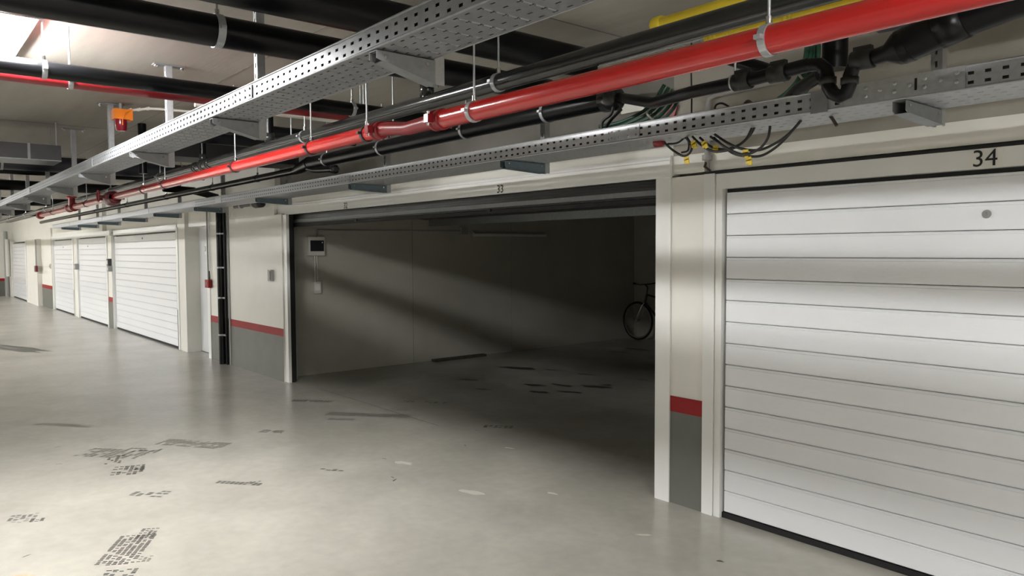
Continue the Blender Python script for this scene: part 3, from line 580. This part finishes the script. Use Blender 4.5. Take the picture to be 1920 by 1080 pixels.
run('waste_pipe','black pipe crossing the ceiling behind the alarm beacon','pipe',[(-6.15,1.9,2.52),(-6.15,2.85,2.52)],0.06,'black_pipe',cl=(2.5,),ax='y')
run('waste_pipe','black cross pipe between the beacon and the tray','pipe',[(-5.35,1.62,2.47),(-5.35,2.85,2.47)],0.045,'black_pipe',cl=(2.7,),ax='y')
db=thing('cable_duct','black square duct crossing behind the grey pipe','duct',(-7.2,2.5,2.44)); MB().box(-7.38,1.95,2.44,-6.95,3.1,2.62).build('casing','black_matt',db); MB().box(-7.39,1.93,2.435,-6.94,1.95,2.625).build('flange','dark_steel',db)
for x,lab in ((-12.2,'far dark cross beam of pipes above the large garage door'),(-16.0,'farther dark cross pipe towards the corridor end'),(-20.5,'dark cross pipe deep in the corridor')):
    run('waste_pipe',lab,'pipe',[(x,-4.9,2.52),(x,2.8,2.52)],0.07,'black_pipe')
run('drain_stub','short black vertical pipe with flange left of the tray','pipe',[tuple(atz(266,232,CEIL))[:2]+(2.3,),tuple(atz(266,232,CEIL))[:2]+(CEIL,)],0.035,'black_pipe')

# alarm beacon
bc=at(222,218,1.40); bcn=thing('alarm_beacon','orange alarm beacon box with dark red lens under the ceiling','beacon',(-6.40,1.44,2.62))
px=-6.36; pb=lambda u,v:at(u,v,1.44)
a_=at(206,207,1.44); b_=at(243,222,1.44); xb=-6.365
MB().box(xb-0.05,1.355,2.615,xb+0.05,1.475,2.69).build('base','orange',bcn)
MB().box(xb-0.052,1.46,2.61,xb+0.052,1.482,2.695).build('rim','orange',bcn)
MB().lathe((xb,1.41,2.615),'z',[(0,0.042),(-0.03,0.042),(-0.075,0.038),(-0.085,0.028)],20).build('lens','red_lens',bcn)
MB().tube([(xb,1.41,2.69),(xb,1.41,CEIL)],0.012).build('stem','grey_plastic',bcn)
MB().tube([(xb+0.051,1.47,2.69),(xb+0.056,1.43,2.66),(xb+0.055,1.41,2.62),(xb+0.046,1.41,2.57)],0.004,8).build('lead','orange',bcn)
cc=thing('cable_conduit','white flexible conduit leading from the alarm beacon to the right','conduit',(-6.2,1.7,2.7))
cp_=[(xb+0.03,1.47,2.69),(xb+0.04,1.53,2.70),(xb+0.06,1.59,2.712),(xb+0.10,1.67,2.712),(-6.2,1.85,2.705),(-6.0,2.1,2.70),(-5.8,2.5,2.70)]
MB().tube(cp_,0.010,10).build('tube','pale_plastic',cc)
for p in cp_[0:3]: MB().lathe(p,(0.2,0.6,0.2),[(-0.014,0.014),(0.014,0.014)],10).build('joint','pale_plastic',cc)

# ------------------------------------------------------------------ wall fittings
dpx=-10.86; dp=thing('downpipe','black vertical downpipe on the pier left of the open garage','downpipe',(dpx,3.62,0))
MB().tube([(dpx,3.64,0),(dpx,3.64,2.30)],0.05,24).build('tube','black_pipe',dp); MB().tube([(dpx+0.11,3.67,0.0),(dpx+0.11,3.67,2.28)],0.02,14).build('side_pipe','black_pipe',dp)
for z in (0.42,0.95,1.38,1.86): k=MB().ring((dpx,3.64,z),'z',0.0505,0.055,0.022,24).build('clamp','galvanised',dp); MB().box(dpx+0.05,3.635,z-0.01,dpx+0.14,3.645,z+0.01).build('strap','galvanised',k)
MB().tube([(dpx,3.64,2.30),(dpx,3.60,2.38),(dpx,3.3,2.45),(dpx,2.9,2.47)],0.05,20).build('elbow','black_pipe',dp)
box('backing_strip','grey_plastic',dp,dpx+0.14,3.688,0,dpx+0.20,3.70,2.3)
ca=at(398,531,3.66); cpn=thing('call_point','small red fire call point on the white frame','call point',(ca.x,3.68,ca.z)); MB().bbox(-11.56,3.635,1.07,-11.40,3.68,1.19).build('case','red_paint',cpn); MB().box(-11.52,3.631,1.105,-11.44,3.635,1.155).build('glass','maroon',cpn)
MB().tube([(-11.47,3.66,1.19),(-11.47,3.66,2.3)],0.012,10).build('conduit','grey_plastic',cpn)
MB().tube([(-11.42,3.66,1.19),(-11.42,3.66,1.32)],0.008,10).build('cable','cable_black',cpn)
sb=thing('key_switch','small grey key switch on the pier beside the open garage','switch',(-9.13,3.7,1.2)); MB().bbox(-9.19,3.655,1.235,-9.09,3.70,1.375).build('case','grey_plastic',sb); MB().box(-9.12,3.651,1.25,-9.092,3.656,1.36).build('cover','smoke_plastic',sb)
for u,v,w_,h_,lab,mm in ((204,492,0.14,0.15,'dark grey key switch on the narrow striped pillar','smoke_plastic'),(204.5,504,0.16,0.11,'pale round-cornered switch under the key switch on narrow pillar','grey_plastic'),(142,500,0.2,0.14,'pale grey switch between the bluish and the next far door','grey_plastic'),(95,499,0.2,0.13,'small pale switch on the far dado pier','pale_plastic')):
    p=at(u,v,Y_D-0.02); s=thing('key_switch',lab,'switch',(p.x,Y_D,p.z)); MB().bbox(p.x-w_/2,Y_D-0.05,p.z-h_/2,p.x+w_/2,Y_D+0.03,p.z+h_/2).build('case',mm,s); MB().box(p.x-w_/4,Y_D-0.054,p.z-h_/4,p.x+w_/4,Y_D-0.05,p.z+h_/4).build('cover','pale_plastic' if mm!='pale_plastic' else 'grey_plastic',s)
p=at(69,504,3.42); s=thing('call_point','dark red call point with conduit beside the most distant door','call point',(p.x,3.43,p.z)); MB().bbox(p.x-0.12,3.37,p.z-0.09,p.x+0.12,3.435,p.z+0.09).build('case','maroon',s); MB().tube([(p.x,3.41,p.z+0.09),(p.x,3.41,2.0)],0.02,10).build('conduit','grey_plastic',s)
ds=thing('downpipe','grey downpipe with pale sleeve in the far corner','downpipe',(-33.2,3.42,0)); MB().tube([(-33.2,3.36,0),(-33.2,3.36,2.4)],0.07,18).build('tube','grey_plastic',ds); MB().tube([(-32.75,3.36,0.75),(-32.75,3.36,2.1)],0.07,18).build('sleeve','pale_plastic',ds)
st=thing('wall_conduit','grey conduit bent over the lintel above the pillar','conduit',(-2.66,3.74,2.2)); 
zc=at(1325,180,3.74).z; MB().tube([(-2.69,3.745,2.065),(-2.69,3.745,zc-0.06),(-2.68,3.745,zc-0.015),(-2.64,3.745,zc),(-2.2,3.745,zc+0.01)],0.016,14).build('tube','grey_plastic',st)
MB().tube([(-2.69,3.745,2.13),(-2.69,3.745,2.16)],0.03,14).build('gland','grey_plastic',st); MB().tube([(-2.69,3.745,2.13),(-2.69,3.72,2.09),(-2.66,3.735,2.062)],0.008,8).build('lead','cable_brown',st)
hp=thing('heater_pipe','short dark pipe stub with conduit above the pier','pipe',(-10,3.5,2.25)); MB().tube([at(440,388,3.55),at(488,381,3.55)],0.022,14).build('tube','dark_steel',hp); MB().lathe(at(486,382,3.55),'x',[(-0.12,0.022),(-0.12,0.05),(0.08,0.05),(0.09,0.02)],14).build('head','black_matt',hp)
for q_ in (at(452,386,3.55),at(474,383,3.55)): MB().ring(q_,'x',0.023,0.034,0.03,14).build('clip','galvanised',hp)
MB().tube([at(440,388,3.55),at(432,394,3.6),at(430,405,3.66)],0.014,10).build('bend','pale_plastic',hp)

# ------------------------------------------------------------------ cables, tags and green conduits
def cable(label,pix,Y,r=0.006,m='cable_black',tags=(),dy=0.0):
    n=len(pix); pts=[at(u,v,Y+dy*i/(n-1)) for i,(u,v) in enumerate(pix)]; c=thing('cable',label,'cable',pts[0],group='loose cables under the lower tray')
    MB().tube(spline(pts),r,8).build('cord',m,c)
    for u,v in tags:
        q=at(u,v,Y-0.01); t=MB(); t.add([Vector(a) for a in ()],[]); 
        a=random.uniform(-0.5,0.5); R_=Matrix.Rotation(a,3,'Y')
        for dx,dz,sx,sz in ((0,0,0.013,0.008),(0.005,-0.016,0.008,0.013),(-0.009,-0.012,0.005,0.008)):
            vs=[q+R_@Vector((dx+s1*sx,s2*0.003,dz+s3*sz)) for s3 in (-1,1) for s2 in (-1,1) for s1 in (-1,1)]
            t.add(vs,[(0,2,3,1),(4,5,7,6),(0,1,5,4),(2,6,7,3),(0,4,6,2),(1,3,7,5)])
        t.build('tag','yellow_tag',c)
cable('black cable loop with yellow tag hanging at the left of the cable tangle',[(1246,268),(1262,282),(1280,292),(1292,288),(1297,275),(1288,258)],2.98,0.006,tags=((1287,297),))
cable('black cable curling up beside the leftmost yellow tag',[(1252,270),(1270,268),(1284,258)],3.02,0.005)
cable('black cable inside the leftmost loop',[(1278,286),(1290,282),(1291,266),(1283,256)],3.0,0.005)
cable('black cable sagging from the tray past the second yellow tag',[(1298,256),(1315,272),(1332,282),(1350,284),(1375,278),(1398,262),(1410,240)],2.96,0.006,tags=((1300,268),))
cable('black cable crossing behind the largest yellow tag',[(1312,258),(1335,276),(1360,280),(1385,272),(1405,255),(1416,236)],3.0,0.006,tags=((1342,276),))
cable('black cable with pale yellow tag sagging lowest',[(1332,256),(1360,276),(1385,288),(1402,289),(1425,278),(1440,258),(1444,236)],2.92,0.006,tags=((1320,268),))
cable('long black cable sweeping to the right from the tag pair',[(1340,252),(1368,270),(1395,280),(1425,281),(1455,268),(1480,250),(1500,228)],2.94,0.006,tags=((1398,284),))
cable('lower long black cable sweeping right under the other one',[(1338,258),(1372,286),(1402,293),(1430,291),(1460,272),(1485,246),(1502,226)],2.99,0.006,tags=((1404,298),))
cable('short brown cable end poking below the tray near the trap',[(1556,216),(1563,226),(1569,236)],3.0,0.007,'cable_brown')
cable('black cable arching above the tray beside the grey conduit',[(1340,212),(1342,198),(1355,194),(1375,206)],3.1,0.005)
cable('black cable loop above the tray running to the green bundle',[(1400,202),(1415,193),(1430,192),(1440,196),(1475,178),(1490,172)],3.1,0.005)
cable('brown knotted cable on the tray top in the middle',[(1395,198),(1402,190),(1412,198),(1404,203)],3.05,0.008,'cable_brown')
cable('black cable hanging from the black pipe to the tray',[(1128,248),(1130,228),(1145,215),(1150,200)],2.95,0.008)
cable('second black cable hanging beside it onto the tray',[(1132,250),(1142,230),(1158,212),(1165,205)],2.98,0.008)
q=at(1296,200,3.1); c=thing('cable','thin black cable dropping straight from the ceiling behind the tray','cable',(q.x,3.1,2.16),group='loose cables under the lower tray'); MB().tube([(q.x,3.1,2.15),(q.x+0.003,3.1,2.35),(q.x-0.002,3.1,2.5),(q.x,3.1,CEIL)],0.004,8).build('cord','cable_black',c)
jr=thing('conduit_plug','small dark red conduit plug under the tray left of the cables','conduit end',at(1238,268,3.0)); q=at(1236,268,3.0); MB().lathe(q,'x',[(-0.03,0.01),(-0.025,0.02),(0.02,0.022),(0.03,0.012)],14).build('cap','dark_red',jr)
def bundle(label,pix,Y,n,spread,dy):
    b=thing('conduit_bundle',label,'conduit bundle',at(*pix[0],Y))
    for k in range(n):
        o=(k-(n-1)/2)*spread; pts=[at(u+o*0.9,v+o*0.5,Y+dy*i+0.012*((k*7)%3)) for i,(u,v) in enumerate(pix)]; MB().tube(spline(pts,6),0.010,8).build('conduit','green_conduit',b)
    q=at(*pix[len(pix)//2],Y+dy*(len(pix)//2)); k=MB().ring(q,(0.7,0.1,0.6),0.035,0.038,0.01,18).build('tie','pale_plastic',b)
bundle('bundle of dark green conduits dropping into the tray left of the red plate',[(1262,168),(1245,196),(1222,218),(1180,238),(1140,246)],3.15,5,9,0.0)
bundle('bundle of green conduits behind the drain trap at the right',[(1524,78),(1522,110),(1510,150),(1490,176),(1470,192)],3.2,4,8,-0.05)
rpz=thing('red_plate','small dark red plate behind the green conduits','plate',at(1250,210,3.755)); 
v_=[at(u,v,3.755) for u,v in ((1262,190),(1270,198),(1258,236),(1232,236))]; MB().add([tuple(p) for p in v_]+[(p.x,p.y+0.01,p.z) for p in v_],[(0,3,2,1),(4,5,6,7),(0,1,5,4),(1,2,6,5),(2,3,7,6),(3,0,4,7)]).build('plate','dark_red',rpz)
lp=thing('label_panel','small white panel on the wall beside the green conduits','panel',at(1190,210,3.75)); q0=at(1165,214,3.745); q1=at(1208,198,3.745); MB().box(q0.x,3.74,q0.z,q1.x,3.755,q1.z+0.04).build('sheet','number_plate',lp)  # thin white sheet as a pale patch on the wall
# wire basket rail behind the red pipe
wr=thing('wire_basket','thin wire basket tray seen between the grey and red pipes','cable tray',(-1.9,2.75,2.52)); z_=at(1270,90,2.75).z
for zz in (z_,z_+0.05):
    for yy in (2.72,2.86): MB().tube([(-2.6,yy,zz),(-0.4,yy,zz)],0.0028,6).build('long_wire','galvanised',wr)
for i in range(14): x=-2.55+0.15*i; MB().tube([(x,2.72,z_+0.05),(x,2.72,z_),(x,2.86,z_),(x,2.86,z_+0.05)],0.0025,6).build('cross_wire','galvanised',wr)
# loose hanger rods left of the pipes
for i,(u,lab) in enumerate(((676,'thin hanger rod left of the rod pair over the grey pipe'),(545,'thin hanger rod right of the second bracket'),(737,'tall hanger rod of the pair above the grey pipe'))):
    q=at(u,200,2.3); tag(MB().tube([(q.x,2.3,2.36),(q.x,2.3,CEIL)],0.005,8).build('hanger_rod','galvanised',None,(q.x,2.3,2.36)),lab,'rod')

# formwork joints and stains in the ceiling slab
jx=atz(1100,52,CEIL).x
for x in (jx,jx-2.5,jx-5.0,jx-7.5): MB().box(x-0.004,-2.0,CEIL-0.0015,x+0.004,W,CEIL).build('formwork_joint','dark_concrete',ceiling)
for y in (0.2,1.75): MB().box(-12,y-0.002,CEIL-0.0012,2.5,y+0.002,CEIL).build('formwork_joint','dark_concrete',ceiling)
bo=atz(1044,80,CEIL); ab=tag(MB().lathe((bo.x,bo.y,CEIL),'z',[(-0.035,0.004),(-0.030,0.009),(-0.012,0.009),(-0.010,0.014),(0,0.014)],8).build('anchor_bolt','chrome',None,(bo.x,bo.y,CEIL)),'small anchor bolt in the ceiling above the grey pipe','bolt')
# ------------------------------------------------------------------ marks on the floor (parts of the floor)
def mark(u,v,L,Wd,ang,nl,nw,drop,m='tyre_mark',skew=0.0):
    c=atz(u,v); a=math.radians(ang); ca,sa=math.cos(a),math.sin(a); mb=MB()
    for j in range(nw):
        for i in range(nl):
            if random.random()<drop: continue
            x=(i+0.5)/nl*L-L/2; y=(j+0.5)/nw*Wd-Wd/2; dx=L/nl*0.34; dy=Wd/nw*random.uniform(0.32,0.46); x+=skew*y+random.uniform(-.2,.2)*dx
            z=0.0006; vs=[(c.x+ca*(x+p)-sa*(y+q),c.y+sa*(x+p)+ca*(y+q),z) for p,q in ((-dx,-dy),(dx,-dy*0.8),(dx*1.2,dy),(-dx*0.8,dy*0.9))]
            mb.add(vs,[(0,1,2,3)])
    if mb.v: o=mb.build('tyre_mark',m,floor); 
def blot(u,v,rx,ry,ang,m,n=14):
    if m=='oil': rx*=0.62; ry*=0.75
    c=atz(u,v); a=math.radians(ang); vs=[(c.x,c.y,0.0005)]
    for k in range(n):
        q=2*math.pi*k/n; r=random.uniform(0.55,1.1); x=rx*r*math.cos(q); y=ry*r*math.sin(q); vs.append((c.x+x*math.cos(a)-y*math.sin(a),c.y+x*math.sin(a)+y*math.cos(a),0.0005))
    MB().add(vs,[(0,1+k,1+(k+1)%n) for k in range(n)]).build('stain',m,floor)
mark(238,1030,0.42,0.20,150,26,7,0.18); mark(276,1000,0.16,0.10,150,10,4,0.25); mark(225,1075,0.10,0.16,150,6,5,0.3); mark(272,1048,0.08,0.07,150,5,3,0.35,'tyre_mark_faint')
mark(42,972,0.16,0.16,160,10,5,0.25,'tyre_mark_faint'); mark(70,975,0.06,0.08,160,4,3,0.35)
mark(240,882,0.26,0.22,160,9,6,0.2,'tyre_mark'); mark(262,878,0.10,0.08,160,4,3,0.4,'tyre_mark_faint')
mark(213,850,0.55,0.25,40,12,6,0.3,'tyre_mark_faint'); mark(215,862,0.25,0.12,160,6,4,0.4); mark(268,844,0.30,0.12,40,8,3,0.3,'tyre_mark_faint')
mark(362,832,0.62,0.20,35,18,5,0.2,'tyre_mark_faint'); mark(120,797,0.60,0.10,40,16,3,0.2,'tyre_mark_faint')
mark(448,906,0.34,0.06,40,10,2,0.05); mark(478,903,0.08,0.05,40,3,2,0.3); mark(278,927,0.26,0.09,40,5,3,0.3,'tyre_mark_faint'); mark(315,923,0.12,0.05,40,3,2,0.4,'tyre_mark_faint')
mark(510,809,0.22,0.10,40,8,3,0.15,'tyre_mark_faint'); mark(588,752,0.50,0.10,40,14,2,0.1); mark(690,778,0.85,0.16,40,30,5,0.05,'tyre_mark_faint'); mark(640,786,0.26,0.08,40,8,2,0.1,'tyre_mark_faint'); mark(750,768,0.2,0.08,40,6,2,0.1,'tyre_mark_faint')
mark(934,800,0.28,0.10,40,6,3,0.1); mark(622,881,0.2,0.05,40,4,2,0.3); mark(795,754,0.5,0.08,40,10,2,0.2)
for a in ((970,690,0.55,0.16,30),(1000,722,0.30,0.10,20),(880,712,0.28,0.08,30),(1050,722,0.30,0.08,10),(1115,725,0.35,0.10,20),(1140,722,0.2,0.07,20),(1010,735,0.3,0.07,25),(1070,735,0.3,0.07,25),(1100,702,0.25,0.06,20),(1205,712,0.15,0.06,20),(905,730,0.2,0.06,30),(1030,693,0.25,0.05,20),(1195,655,0.5,0.10,10),(1160,660,0.4,0.08,10)): blot(*a,'oil')
blot(1035,925,0.05,0.02,20,'pale_stain'); blot(758,868,0.10,0.04,20,'pale_stain'); blot(885,923,0.10,0.04,20,'pale_stain'); blot(1208,1003,0.05,0.02,40,'pale_stain'); blot(40,1085,0.14,0.06,40,'rust_stain'); blot(955,840,0.05,0.015,30,'pale_stain'); blot(1350,1052,0.04,0.015,30,'oil')
for u,v in ((108,838),(110,870),(736,895),(740,900),(720,860),(895,807),(718,1085),(50,1042),(872,835)): blot(u,v,0.03,0.008,random.uniform(0,180),'tyre_mark')
j0=atz(599,729); j1=atz(824,798); jy=(j0.y+j1.y)/2
MB().box(j0.x,jy-0.004,0,j1.x,jy+0.002,0.0006).build('saw_joint','tyre_mark',floor)
for u,v in ((20,655),(40,652)): blot(u,v,1.0,0.12,20,'tyre_mark_faint')
